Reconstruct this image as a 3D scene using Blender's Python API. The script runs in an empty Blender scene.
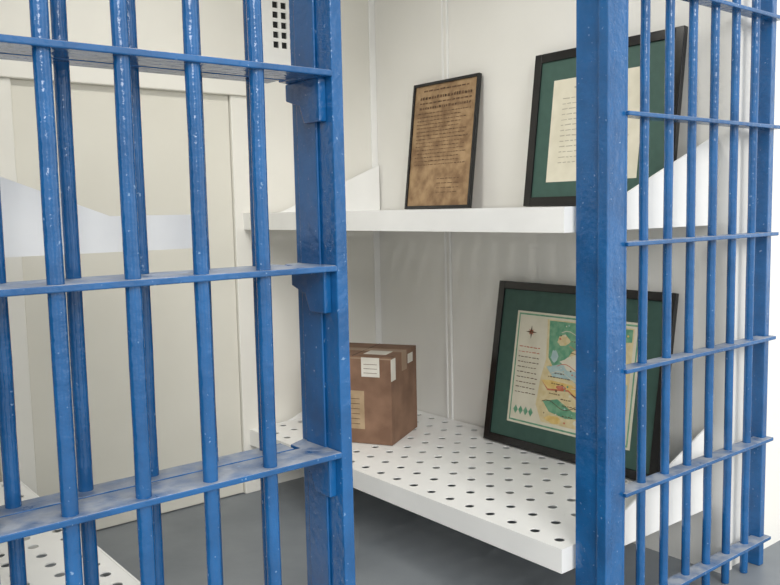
import bpy, bmesh, math, random
from mathutils import Matrix, Vector
random.seed(4)
scene = bpy.context.scene
scene.view_settings.view_transform = 'Standard'
C = 1.25   # camera height

# ---------------------------------------------------------------- materials
def new_mat(name):
    m = bpy.data.materials.new(name); m.use_nodes = True
    nt = m.node_tree
    return m, nt, nt.nodes['Principled BSDF']

def paint(name, c1, c2, rough=0.5, scale=6.0, bump=0.0, bscale=60.0, metallic=0.0, detail=4, spec=0.5):
    m, nt, b = new_mat(name)
    tc = nt.nodes.new('ShaderNodeTexCoord')
    n = nt.nodes.new('ShaderNodeTexNoise'); n.inputs['Scale'].default_value = scale; n.inputs['Detail'].default_value = detail
    nt.links.new(tc.outputs['Object'], n.inputs['Vector'])
    r = nt.nodes.new('ShaderNodeValToRGB')
    r.color_ramp.elements[0].position = 0.35; r.color_ramp.elements[1].position = 0.65
    r.color_ramp.elements[0].color = (*c1, 1); r.color_ramp.elements[1].color = (*c2, 1)
    nt.links.new(n.outputs['Fac'], r.inputs['Fac'])
    nt.links.new(r.outputs['Color'], b.inputs['Base Color'])
    b.inputs['Roughness'].default_value = rough; b.inputs['Metallic'].default_value = metallic
    b.inputs['Specular IOR Level'].default_value = spec
    if bump > 0:
        n2 = nt.nodes.new('ShaderNodeTexNoise'); n2.inputs['Scale'].default_value = bscale; n2.inputs['Detail'].default_value = 3
        nt.links.new(tc.outputs['Object'], n2.inputs['Vector'])
        bp = nt.nodes.new('ShaderNodeBump'); bp.inputs['Strength'].default_value = bump; bp.inputs['Distance'].default_value = 0.003
        nt.links.new(n2.outputs['Fac'], bp.inputs['Height']); nt.links.new(bp.outputs['Normal'], b.inputs['Normal'])
    return m

def blue_paint():
    m = paint('blue_enamel', (.0035, .072, .215), (.007, .104, .30), 0.18, 9, 0.9, 45, spec=.7)
    nt = m.node_tree; b = nt.nodes['Principled BSDF']
    ramp = [n for n in nt.nodes if n.type == 'VALTORGB'][0]
    geo = nt.nodes.new('ShaderNodeNewGeometry'); sep = nt.nodes.new('ShaderNodeSeparateXYZ')
    nt.links.new(geo.outputs['Normal'], sep.inputs[0])
    tc = [n for n in nt.nodes if n.type == 'TEX_COORD'][0]
    nz = nt.nodes.new('ShaderNodeTexNoise'); nz.inputs['Scale'].default_value = 22; nz.inputs['Detail'].default_value = 6
    nt.links.new(tc.outputs['Object'], nz.inputs['Vector'])
    mr = nt.nodes.new('ShaderNodeMapRange'); mr.inputs['From Min'].default_value = 0.6; mr.inputs['From Max'].default_value = 0.95
    nt.links.new(sep.outputs['Z'], mr.inputs['Value'])
    mr2 = nt.nodes.new('ShaderNodeMapRange'); mr2.inputs['From Min'].default_value = 0.25; mr2.inputs['From Max'].default_value = 0.6
    nt.links.new(nz.outputs['Fac'], mr2.inputs['Value'])
    mu = nt.nodes.new('ShaderNodeMath'); mu.operation = 'MULTIPLY'
    nt.links.new(mr.outputs[0], mu.inputs[0]); nt.links.new(mr2.outputs[0], mu.inputs[1])
    mu2 = nt.nodes.new('ShaderNodeMath'); mu2.operation = 'MULTIPLY'; mu2.inputs[1].default_value = 0.85
    nt.links.new(mu.outputs[0], mu2.inputs[0])
    mx = nt.nodes.new('ShaderNodeMix'); mx.data_type = 'RGBA'
    nt.links.new(mu2.outputs[0], mx.inputs['Factor']); nt.links.new(ramp.outputs['Color'], mx.inputs['A'])
    mx.inputs['B'].default_value = (.34, .36, .39, 1)
    nc = nt.nodes.new('ShaderNodeTexNoise'); nc.inputs['Scale'].default_value = 95; nc.inputs['Detail'].default_value = 3
    nt.links.new(tc.outputs['Object'], nc.inputs['Vector'])
    mc = nt.nodes.new('ShaderNodeMapRange'); mc.inputs['From Min'].default_value = 0.69; mc.inputs['From Max'].default_value = 0.75; mc.inputs['To Max'].default_value = .65
    nt.links.new(nc.outputs['Fac'], mc.inputs['Value'])
    mx2 = nt.nodes.new('ShaderNodeMix'); mx2.data_type = 'RGBA'
    nt.links.new(mc.outputs[0], mx2.inputs['Factor']); nt.links.new(mx.outputs['Result'], mx2.inputs['A'])
    mx2.inputs['B'].default_value = (.25, .40, .60, 1)
    nt.links.new(mx2.outputs['Result'], b.inputs['Base Color'])
    ma = nt.nodes.new('ShaderNodeMath'); ma.operation = 'MULTIPLY_ADD'; ma.inputs[1].default_value = 0.6; ma.inputs[2].default_value = 0.18
    nt.links.new(mu2.outputs[0], ma.inputs[0]); nt.links.new(ma.outputs[0], b.inputs['Roughness'])
    return m

M = {}
M['blue'] = blue_paint()
M['wall'] = paint('cream_wall_paint', (.77, .76, .72), (.82, .81, .77), .4, 1.7, .15, 25)
M['backwall'] = paint('cream_back_wall_paint', (.76, .745, .685), (.81, .795, .735), .45, 1.7, .15, 25)
M['door'] = paint('beige_door_paint', (.68, .66, .58), (.73, .71, .63), .45, 1.5, .1, 25)
M['white'] = paint('white_gloss_paint', (.85, .85, .83), (.90, .90, .88), .35, 5, .15, 40)
M['floor'] = paint('grey_floor_paint', (.17, .19, .21), (.23, .25, .27), .45, 3, .15, 30)
M['ground'] = paint('concrete', (.40, .39, .37), (.50, .48, .45), .8, 3, .3, 40)
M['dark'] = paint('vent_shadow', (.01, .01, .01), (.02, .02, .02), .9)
M['black'] = paint('black_frame_lacquer', (.006, .006, .007), (.011, .011, .011), .2, 10)
M['green'] = paint('green_mat_board', (.036, .088, .070), (.042, .10, .08), .6, 30)
M['cream'] = paint('cream_paper', (.66, .62, .49), (.73, .69, .56), .6, 14)
M['brownpaper'] = paint('aged_brown_paper', (.20, .115, .055), (.40, .265, .14), .6, 18, 0, 1, 0, 12)
M['ink'] = paint('ink', (.03, .02, .015), (.06, .04, .03), .7)
M['brownink'] = paint('brown_ink', (.06, .032, .015), (.18, .10, .05), .7, 60)
M['inkgrey'] = paint('faded_ink', (.38, .35, .27), (.46, .42, .33), .7)
M['mgreen'] = paint('map_green', (.10, .30, .18), (.20, .40, .25), .6, 45)
M['mblue'] = paint('map_blue', (.36, .50, .50), (.46, .58, .56), .6, 40)
M['myellow'] = paint('map_yellow', (.68, .46, .14), (.76, .58, .24), .6, 45)
M['mtan'] = paint('map_tan', (.64, .52, .28), (.72, .62, .38), .6, 40)
M['mred'] = paint('map_red', (.50, .12, .06), (.58, .20, .12), .6, 50)
M['cardboard'] = paint('cardboard', (.165, .09, .055), (.26, .15, .095), .8, 9, .1, 50, 0, 8)
M['cardedge'] = paint('cardboard_tape', (.30, .20, .13), (.36, .25, .17), .5, 12)
M['label'] = paint('white_label', (.62, .59, .52), (.72, .69, .62), .6, 12)
M['tan'] = paint('tan_label', (.34, .24, .14), (.44, .32, .20), .6, 18)
me, nte, be = new_mat('added_fill_glow'); be.inputs['Emission Color'].default_value = (1, .96, .88, 1); be.inputs['Emission Strength'].default_value = 4  # glowing face of the added ceiling fill
M['fill_glow'] = me

# ---------------------------------------------------------------- mesh builder
class B:
    def __init__(s): s.bm = bmesh.new(); s.mats = []
    def mi(s, k):
        if k not in s.mats: s.mats.append(k)
        return s.mats.index(k)
    def box(s, x0, x1, y0, y1, z0, z1, k):
        i = s.mi(k)
        v = [s.bm.verts.new(p) for p in [(x0,y0,z0),(x1,y0,z0),(x1,y1,z0),(x0,y1,z0),(x0,y0,z1),(x1,y0,z1),(x1,y1,z1),(x0,y1,z1)]]
        for f in [(0,3,2,1),(4,5,6,7),(0,1,5,4),(1,2,6,5),(2,3,7,6),(3,0,4,7)]:
            fc = s.bm.faces.new([v[a] for a in f]); fc.material_index = i
    def cyl(s, x, y, z0, z1, r, k, n=24, wob=0.0):
        i = s.mi(k); nz = max(1, int((z1 - z0) / .12)); rings = []
        for j in range(nz + 1):
            z = z0 + (z1 - z0) * j / nz
            ox = random.uniform(-wob, wob); oy = random.uniform(-wob, wob)
            rings.append([s.bm.verts.new((x+ox + r*math.cos(2*math.pi*a/n), y+oy + r*math.sin(2*math.pi*a/n), z)) for a in range(n)])
        for j in range(nz):
            for a in range(n):
                f = s.bm.faces.new([rings[j][a], rings[j][(a+1)%n], rings[j+1][(a+1)%n], rings[j+1][a]])
                f.smooth = True; f.material_index = i
        f = s.bm.faces.new(rings[-1]); f.material_index = i
        f = s.bm.faces.new(rings[0][::-1]); f.material_index = i
    def prism(s, pts, axis, a0, a1, k):
        i = s.mi(k)
        def mk(p, a):
            if axis == 'y': return (p[0], a, p[1])
            if axis == 'x': return (a, p[0], p[1])
            return (p[0], p[1], a)
        A = [s.bm.verts.new(mk(p, a0)) for p in pts]; Bv = [s.bm.verts.new(mk(p, a1)) for p in pts]
        fs = [s.bm.faces.new(A), s.bm.faces.new(Bv[::-1])]
        n = len(pts)
        for j in range(n): fs.append(s.bm.faces.new([A[j], Bv[j], Bv[(j+1)%n], A[(j+1)%n]]))
        for f in fs: f.material_index = i
        bmesh.ops.recalc_face_normals(s.bm, faces=fs)
    def poly(s, pts, k):
        f = s.bm.faces.new([s.bm.verts.new(p) for p in pts]); f.material_index = s.mi(k)
    def perf(s, x0, x1, y0, y1, z, t, nx, ny, r, k, n=16):
        i = s.mi(k); dx = (x1-x0)/nx; dy = (y1-y0)/ny
        for a in range(nx):
            for b in range(ny):
                cx = x0+(a+.5)*dx; cy = y0+(b+.5)*dy
                inn, out, low = [], [], []
                for q in range(n):
                    th = 2*math.pi*q/n + math.pi/4
                    c, sn = math.cos(th), math.sin(th); m = max(abs(c), abs(sn))
                    inn.append(s.bm.verts.new((cx+r*c, cy+r*sn, z)))
                    low.append(s.bm.verts.new((cx+r*c, cy+r*sn, z-t)))
                    out.append(s.bm.verts.new((cx+dx/2*c/m, cy+dy/2*sn/m, z)))
                for q in range(n):
                    w = (q+1) % n
                    for vs in ([out[q], out[w], inn[w], inn[q]], [inn[q], inn[w], low[w], low[q]]):
                        f = s.bm.faces.new(vs); f.material_index = i
    def finish(s, name, bevel=0.0, matrix=None, origin=True):
        if matrix is not None: s.bm.transform(matrix)
        xs = [v.co for v in s.bm.verts]
        c = Vector(((min(v.x for v in xs)+max(v.x for v in xs))/2, (min(v.y for v in xs)+max(v.y for v in xs))/2, min(v.z for v in xs)))
        s.bm.transform(Matrix.Translation(-c))
        me = bpy.data.meshes.new(name); s.bm.to_mesh(me); s.bm.free()
        for k in s.mats: me.materials.append(M[k])
        o = bpy.data.objects.new(name, me); o.location = c
        scene.collection.objects.link(o)
        if bevel > 0:
            b = o.modifiers.new('bevel', 'BEVEL'); b.width = bevel; b.segments = 2; b.limit_method = 'ANGLE'; b.angle_limit = math.radians(50)
        return o

# ---------------------------------------------------------------- dimensions
XL, XR = 0.03, 2.55
YF, YB = 1.35, 3.24
ZC = 2.62
Z_SH = C - .002
Z_BK = C - .96
RAILS_L = [C + .264 + .3765*k for k in (2, 1, 0, -1, -2, -3)]
RAILS_R = [C + .243 + .349*k for k in (2, 1, 0, -1, -2, -3, -4)]
RAILS_L = [z for z in RAILS_L if .12 < z < 2.4]; RAILS_R = [z for z in RAILS_R if .08 < z < 2.4]

# room
b = B(); b.box(XL-.08, XR+.6, YF-.12, YB+.08, -.06, 0, 'floor'); b.finish('floor')
b = B(); b.box(-6, 8, -6, 7, -.12, -.062, 'ground'); b.finish('ground')
b = B(); b.box(XL-.06, XR+.06, YF-.02, YB+.06, ZC, ZC+.05, 'wall'); b.finish('ceiling')
b = B(); b.box(XL-.06, XR+.06, YB, YB+.06, 0, ZC, 'backwall'); b.finish('wall_back')
b = B(); b.box(XR, XR+.06, YF+.05, YB, 0, ZC, 'wall'); b.finish('wall_right')
b = B(); b.box(XL-.06, XL, YF+.05, YB, 0, ZC, 'wall'); b.finish('wall_left')
b = B(); b.box(XR-.008, XR, 2.715, 2.725, 0, ZC, 'white'); b.box(XR-.004, XR, 2.725, 2.745, 0, ZC, 'wall'); b.box(XR-.008, XR, 2.745, 2.755, 0, ZC, 'white'); b.finish('trim_1', .002)
b = B(); b.box(XR-.035, XR, YB-.008, YB, 0, ZC, 'white'); b.finish('trim_2', .002)
b = B()
b.box(.862, 1.738, YB-.014, YB-.002, 0.005, 1.75, 'door')
b.finish('door_1', .003)
b = B()
b.box(1.74, 1.86, YB-.03, YB, 0, 1.75, 'backwall'); b.box(.74, .86, YB-.03, YB, 0, 1.75, 'backwall')
b.box(.74, 1.86, YB-.045, YB, 1.75, 1.85, 'backwall'); b.finish('trim_3', .004)
# vent
b = B()
vx, vz = 2.03, C+.83
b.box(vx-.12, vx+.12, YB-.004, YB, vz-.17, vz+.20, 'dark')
nx, nz, s, g = 3, 7, .028, .015
W = nx*s+(nx+1)*g; H = nz*s+(nz+1)*g
b.box(vx-.125, vx-W/2, YB-.012, YB, vz-.175, vz+.205, 'white'); b.box(vx+W/2, vx+.125, YB-.012, YB, vz-.175, vz+.205, 'white')
b.box(vx-W/2, vx+W/2, YB-.012, YB, vz-.175, vz-.12, 'white'); b.box(vx-W/2, vx+W/2, YB-.012, YB, vz-.12+H, vz+.205, 'white')
for a in range(0, nx+1): 
    x = vx-W/2+a*(s+g); b.box(x, x+g, YB-.012, YB, vz-.12, vz-.12+H, 'white')
for a in range(nz+1):
    z = vz-.12+a*(s+g); b.box(vx-W/2, vx+W/2, YB-.0115, YB, z, z+g, 'white')
b.finish('vent_grille')

# bunks
def bunk(xf, xw, zt, y0, y1, name='bunk'):
    b = B(); sg = 1 if xw > xf else -1; t = .006; zb = zt-.07
    lo, hi = min(xf, xw), max(xf, xw)
    b.perf(lo+t, hi-t, y0+t, y1-t, zt, .003, 8, 19, .0155, 'white')
    b.box(min(xf, xf+sg*t), max(xf, xf+sg*t), y0+t, y1-t, zb, zt+.001, 'white')
    b.box(min(xw, xw-sg*t), max(xw, xw-sg*t), y0+t, y1-t, zb, zt+.001, 'white')
    xt = xw - sg*.57
    pts = [(xw, zb), (xf, zb), (xf, zt+.001), (xt, zt+.001), (xw, zt+.22)]
    b.prism(pts, 'y', y0, y0+t, 'white'); b.prism(pts, 'y', y1-t, y1, 'white')
    return b.finish(name)
bunk(1.78, XR-.009, Z_SH, 1.45, 3.22)
bunk(1.77, XR-.009, Z_BK, 1.45, 3.22)
bunk(.79, XL+.003, Z_SH, 1.62, 3.19)
bunk(.79, XL+.003, Z_BK, 1.62, 3.19)

# ---------------------------------------------------------------- grilles
R = .0137
ZT = 2.5
SX = .94
b = B()
for x in [.786-.1255*k for k in range(0, 9)]:
    b.cyl(x, YF, 0.0, ZT, R, 'blue', wob=.0006)
for z in RAILS_L: b.box(-.35, SX, YF-.022, YF+.064, z-.006, z+.006, 'blue')
b.box(SX, SX+.027, YF-.02, YF+.125, 0, ZT, 'blue')
b.box(SX-.006, SX, YF+.03, YF+.10, 0, ZT, 'blue')
for z in RAILS_L:
    b.prism([(YF+.0, z-.006), (YF+.12, z-.006), (YF+.12, z-.04), (YF+.07, z-.055), (YF+.055, z-.09), (YF+.0, z-.09)], 'x', SX-.018, SX, 'blue')
    b.prism([(SX, YF-.022), (SX-.046, YF+.04), (SX-.046, YF+.10), (SX, YF+.12)], 'z', z-.0065, z+.0065, 'blue')
b.box(-.35, .967, YF-.03, YF+.06, ZT, ZC, 'blue'); b.box(-.38, -.35, YF-.03, YF+.06, 0, ZC, 'blue')
b.finish('jail_bar_panel', .0025)
# sliding door, slid open behind it
b = B()
for x in [.838-.122*k for k in range(0, 7)]: b.cyl(x, YF+.105, 0.03, ZT-.03, R*.95, 'blue', wob=.0006)
for z in RAILS_L: b.box(.066, .885, YF+.070, YF+.125, z-.006, z+.006, 'blue')
b.box(.038, .066, YF+.08, YF+.13, .002, ZT, 'blue')
b.box(.038, .885, YF+.08, YF+.13, ZT-.04, ZT+.03, 'blue'); b.box(.038, .885, YF+.08, YF+.13, .002, .05, 'blue')
b.finish('sliding_cell_door', .0025)
# right panel
b = B()
b.box(1.81, 1.835, YF-.02, YF+.085, 0, ZT, 'blue'); b.box(1.835, 1.905, YF-.008, YF+.01, 0, ZT, 'blue')
b.box(1.80, 1.812, YF-.026, YF+.005, 0, ZT, 'blue'); b.cyl(1.905, YF+.0, 0, ZT, .010, 'blue', 16)
for x in [2.017+.12*k for k in range(0, 6)]: b.cyl(x, YF+.012, 0, ZT, R*.95, 'blue', wob=.0006)
for z in RAILS_R: b.box(1.90, 2.74, YF-.02, YF+.032, z-.006, z+.006, 'blue')
b.box(2.70, 2.73, YF-.0, YF+.045, 0, ZT, 'blue')
b.box(1.80, 2.75, YF-.03, YF+.045, ZT, ZC, 'blue')
b.finish('jail_bar_panel.001', .0025)
b = B(); b.box(.97, 1.798, YF-.03, YF+.06, ZT, ZC, 'blue'); b.finish('door_lintel', .003)
b = B(); b.box(XR+.06, 4.2, YF+.06, YF+.12, 0, ZC, 'wall'); b.finish('wall_front')

# ---------------------------------------------------------------- framed pictures
def frame_matrix(xb, yl, zb, H, D, wall=2.538):
    sa = (wall - xb - D*.97)/H; ca = math.sqrt(1-sa*sa)
    return Matrix(((0, ca, sa, xb), (-1, 0, 0, yl), (0, -sa, ca, zb + D*sa + .002), (0, 0, 0, 1)))
def frame_body(b, W, H, D, fw, mat_k, paper, pk):
    b.box(0, fw, 0, D, 0, H, 'black'); b.box(W-fw, W, 0, D, 0, H, 'black')
    b.box(fw, W-fw, 0, D, 0, fw, 'black'); b.box(fw, W-fw, 0, D, H-fw, H, 'black')
    b.box(fw-.001, W-fw+.001, .007, D-.002, fw-.001, H-fw+.001, mat_k)
    x0, x1, z0, z1 = paper
    if pk: b.poly([(x0, .0062, z0), (x1, .0062, z0), (x1, .0062, z1), (x0, .0062, z1)], pk)
def words(b, x0, x1, z, h, k, wmin=.012, wmax=.035, gap=.006, y=.0055):
    x = x0
    while x < x1-.008:
        w = min(random.uniform(wmin, wmax), x1-x); dz = random.uniform(-.001, .001)
        b.poly([(x, y, z), (x+w, y, z+dz), (x+w, y, z+dz+h*random.uniform(.6, 1)), (x, y, z+h*random.uniform(.6, 1))], k); x += w+gap

W_, H_ = .42, .565
b = B(); frame_body(b, W_, H_, .018, .013, 'brownpaper', (0, 0, 0, 0), None)
words(b, .07, .36, .525, .007, 'brownink', .02, .04)
words(b, .05, .38, .490, .015, 'brownink', .006, .018, .005)
words(b, .05, .38, .470, .007, 'brownink', .01, .03)
words(b, .05, .38, .446, .012, 'brownink', .006, .018, .005)
for q in range(15): words(b, .04, .38 - random.uniform(0, .06), .426-q*.0165, .0038, 'brownink', .006, .022, .005)
for q in range(4): words(b, .20, .34, .13-q*.02, .003, 'brownink')
b.finish('framed_document', .0015, frame_matrix(2.45, 2.92, Z_SH, H_, .018))
W_, H_ = .64, .585
b = B(); frame_body(b, W_, H_, .022, .034, 'green', (.10, .50, .09, .475), 'cream')
words(b, .2, .42, .435, .008, 'inkgrey')
for q in range(13): words(b, .15, .46 - random.uniform(0, .04), .40-q*.02, .004, 'inkgrey')
words(b, .3, .42, .125, .006, 'inkgrey')
b.finish('framed_letter', .002, frame_matrix(2.44, 2.19, Z_SH, H_, .022))
# framed map
W_, H_ = .82, .66
px0, px1, pz0, pz1 = .115, .70, .095, .545
b = B(); frame_body(b, W_, H_, .022, .032, 'green', (px0, px1, pz0, pz1), 'cream')
PW, PH = px1-px0, pz1-pz0
def mp(pts, k, y): b.poly([(px0+u*PW, y, pz0+v*PH) for u, v in pts], k)
for (u0, u1, v0, v1) in [(.018, .982, .018, .032), (.018, .982, .968, .982), (.018, .028, .032, .968), (.972, .982, .032, .968)]:
    mp([(u0, v0), (u1, v0), (u1, v1), (u0, v1)], 'mgreen', .0058)
def blob(cx, cy, rx, ry, k, y, n=18, j=.18):
    mp([(cx+rx*math.cos(2*math.pi*a/n)*(1+random.uniform(-j, j)), cy+ry*math.sin(2*math.pi*a/n)*(1+random.uniform(-j, j))) for a in range(n)], k, y)
mp([(.27, .95), (.29, .60), (.26, .44), (.24, .20), (.30, .06), (.95, .06), (.95, .95)], 'mtan', .0060)
mp([(.29, .94), (.31, .62), (.36, .54), (.45, .60), (.50, .70), (.62, .76), (.74, .74), (.82, .82), (.94, .84), (.94, .94)], 'mgreen', .0058)
mp([(.30, .54), (.36, .46), (.52, .46), (.60, .40), (.78, .44), (.94, .36), (.94, .50), (.80, .54), (.74, .52), (.62, .50), (.52, .56), (.42, .58)], 'mblue', .0056)
mp([(.27, .42), (.33, .34), (.50, .36), (.60, .28), (.75, .30), (.94, .20), (.94, .32), (.78, .40), (.60, .36), (.52, .42), (.34, .43)], 'myellow', .0056)
mp([(.27, .42), (.33, .34), (.50, .36), (.60, .28), (.75, .30), (.75, .31), (.60, .295), (.50, .375), (.33, .355)], 'mred', .0055)
mp([(.30, .24), (.42, .28), (.55, .20), (.70, .22), (.72, .17), (.50, .13), (.36, .16)], 'mgreen', .0054)
blob(.55, .60, .13, .07, 'cream', .0054); blob(.83, .64, .09, .10, 'myellow', .0054); blob(.42, .78, .05, .05, 'mtan', .0053)
blob(.44, .38, .04, .02, 'mred', .0053); blob(.86, .14, .06, .05, 'mblue', .0053); blob(.76, .88, .07, .03, 'cream', .0053)
blob(.40, .10, .07, .03, 'myellow', .0053); blob(.62, .11, .06, .03, 'cream', .0053)
blob(.88, .42, .05, .05, 'mgreen', .0052); blob(.36, .64, .03, .05, 'mblue', .0052)
for q in range(60):
    u = random.uniform(.30, .92); v = random.uniform(.09, .92); s_ = random.uniform(.003, .009)
    blob(u, v, s_, s_*1.2, random.choice(['mred', 'cream', 'myellow', 'brownink', 'mgreen', 'mblue']), .0049, 7)
for q in range(12):
    u = random.uniform(.29, .62); v = random.uniform(.12, .88); up = []; dn = []
    ph = random.uniform(0, 6)
    for a in range(9):
        uu = u+.035*a; vv = v+.03*math.sin(ph+a*.8); up.append((uu, vv+.003)); dn.append((uu, vv-.003))
    for a in range(8): mp([dn[a], dn[a+1], up[a+1], up[a]], ('mred', 'cream', 'brownink')[q % 3], .0047)
for q in range(22):
    u = random.uniform(.30, .84); v = random.uniform(.1, .9)
    words(b, px0+u*PW, px0+(u+.1)*PW, pz0+v*PH, .004, 'brownink', .005, .012, .004, .0045)
cx_, cz_ = .14, .82
for a in range(8):
    th = a*math.pi/4; L = .05 if a % 2 == 0 else .03
    mp([(cx_+.009*math.cos(th+1.57), cz_+.011*math.sin(th+1.57)), (cx_+.009*math.cos(th-1.57), cz_+.011*math.sin(th-1.57)), (cx_+L*math.cos(th), cz_+L*1.2*math.sin(th))], 'mred' if a % 2 else 'brownink', .0055)
for q in range(10):
    z = pz0+PH*(.68-q*.045); words(b, px0+.028, px0+.135, z, .004, 'mred' if q < 2 else 'brownink', .006, .02, .005)
for q in range(4):
    mp([(.05+.045*q, .12), (.07+.045*q, .08), (.09+.045*q, .12), (.07+.045*q, .16)], 'mgreen', .0055)
b.finish('framed_map', .002, frame_matrix(2.41, 2.39, Z_BK+.001, H_, .022))

# ---------------------------------------------------------------- cardboard box
b = B(); L, D, H = .31, .34, .365
b.box(0, L, 0, D, 0, H, 'cardboard')
b.box(L*.5-.03, L*.5+.03, -.001, D+.001, H-.08, H+.001, 'cardedge')
b.box(-.001, L+.001, D*.5-.0015, D*.5+.0015, H-.001, H+.0012, 'ink')
b.box(-.0015, .0, .05, .13, H-.085, H-.005, 'label'); b.box(.05, .13, .04, .14, H-.001, H+.0015, 'label'); b.box(-.0016, .05, -.0015, .0, H-.10, H-.01, 'label')
b.box(-.0018, .0, .12, .28, .06, .22, 'tan'); b.box(.20, .26, -.0015, 0, H-.06, H-.02, 'label')
b.box(-.0012, 0, .0, .34, H-.012, H-.006, 'cardedge')
for q in range(6): b.box(-.0026, -.0018, .14, .26-.02*(q % 3), .08+.021*q, .0825+.021*q, 'brownink')
for q in range(3): b.box(-.0023, -.0015, .06, .12, H-.07+.018*q, H-.068+.018*q, 'brownink')
b.finish('cardboard_box', .002, Matrix.Translation((2.07, 2.57, Z_BK+.002)) @ Matrix.Rotation(math.radians(30), 4, 'Z'))

# ---------------------------------------------------------------- lighting
b = B(); b.box(.95, 1.65, 2.1, 2.35, ZC-.05, ZC-.0, 'white'); b.box(.97, 1.63, 2.12, 2.33, ZC-.055, ZC-.05, 'fill_glow'); b.finish('added_fill_fixture')  # made-up fixture, out of view, added to brighten the cell interior
ld = bpy.data.lights.new('added_fill_area', 'AREA'); ld.shape = 'RECTANGLE'; ld.size = .66; ld.size_y = .21; ld.energy = 12; ld.color = (1, .97, .91)  # added fill light for the interior, emitted from the made-up fixture
lo = bpy.data.objects.new('added_fill_area', ld); lo.location = (1.3, 2.225, ZC-.06); scene.collection.objects.link(lo)
sd = bpy.data.lights.new('sun', 'SUN'); sd.energy = 2.0; sd.angle = math.radians(30); sd.color = (1, .98, .95)
so = bpy.data.objects.new('sun', sd); so.rotation_euler = (math.radians(64), 0, math.radians(-26)); so.location = (0, -2, 4); scene.collection.objects.link(so)
w = bpy.data.worlds.new('World'); scene.world = w; w.use_nodes = True
nt = w.node_tree; bg = nt.nodes['Background']
tc = nt.nodes.new('ShaderNodeTexCoord'); mpn = nt.nodes.new('ShaderNodeMapping'); mpn.inputs['Scale'].default_value = (1, 1, .35)
nz = nt.nodes.new('ShaderNodeTexNoise'); nz.inputs['Scale'].default_value = 2.6; nz.inputs['Detail'].default_value = 2
rp = nt.nodes.new('ShaderNodeValToRGB'); rp.color_ramp.elements[0].position = .44; rp.color_ramp.elements[1].position = .60
rp.color_ramp.elements[0].color = (.42, .43, .42, 1); rp.color_ramp.elements[1].color = (1, 1, .99, 1)
nt.links.new(tc.outputs['Generated'], mpn.inputs['Vector']); nt.links.new(mpn.outputs[0], nz.inputs['Vector'])
nt.links.new(nz.outputs['Fac'], rp.inputs['Fac']); nt.links.new(rp.outputs['Color'], bg.inputs[0])
bg.inputs[1].default_value = 1.75

# ---------------------------------------------------------------- camera
cd = bpy.data.cameras.new('camera'); cd.lens = 828/780*36; cd.sensor_width = 36; cd.clip_start = .01
co = bpy.data.objects.new('camera', cd); scene.collection.objects.link(co)
yaw, pitch, roll = 38.9, 5.7, 1.2
Rm = Matrix.Rotation(math.radians(-yaw), 4, 'Z') @ Matrix.Rotation(math.radians(90-pitch), 4, 'X') @ Matrix.Rotation(math.radians(-roll), 4, 'Z')
co.matrix_world = Matrix.Translation((0, 0, C)) @ Rm
scene.camera = co
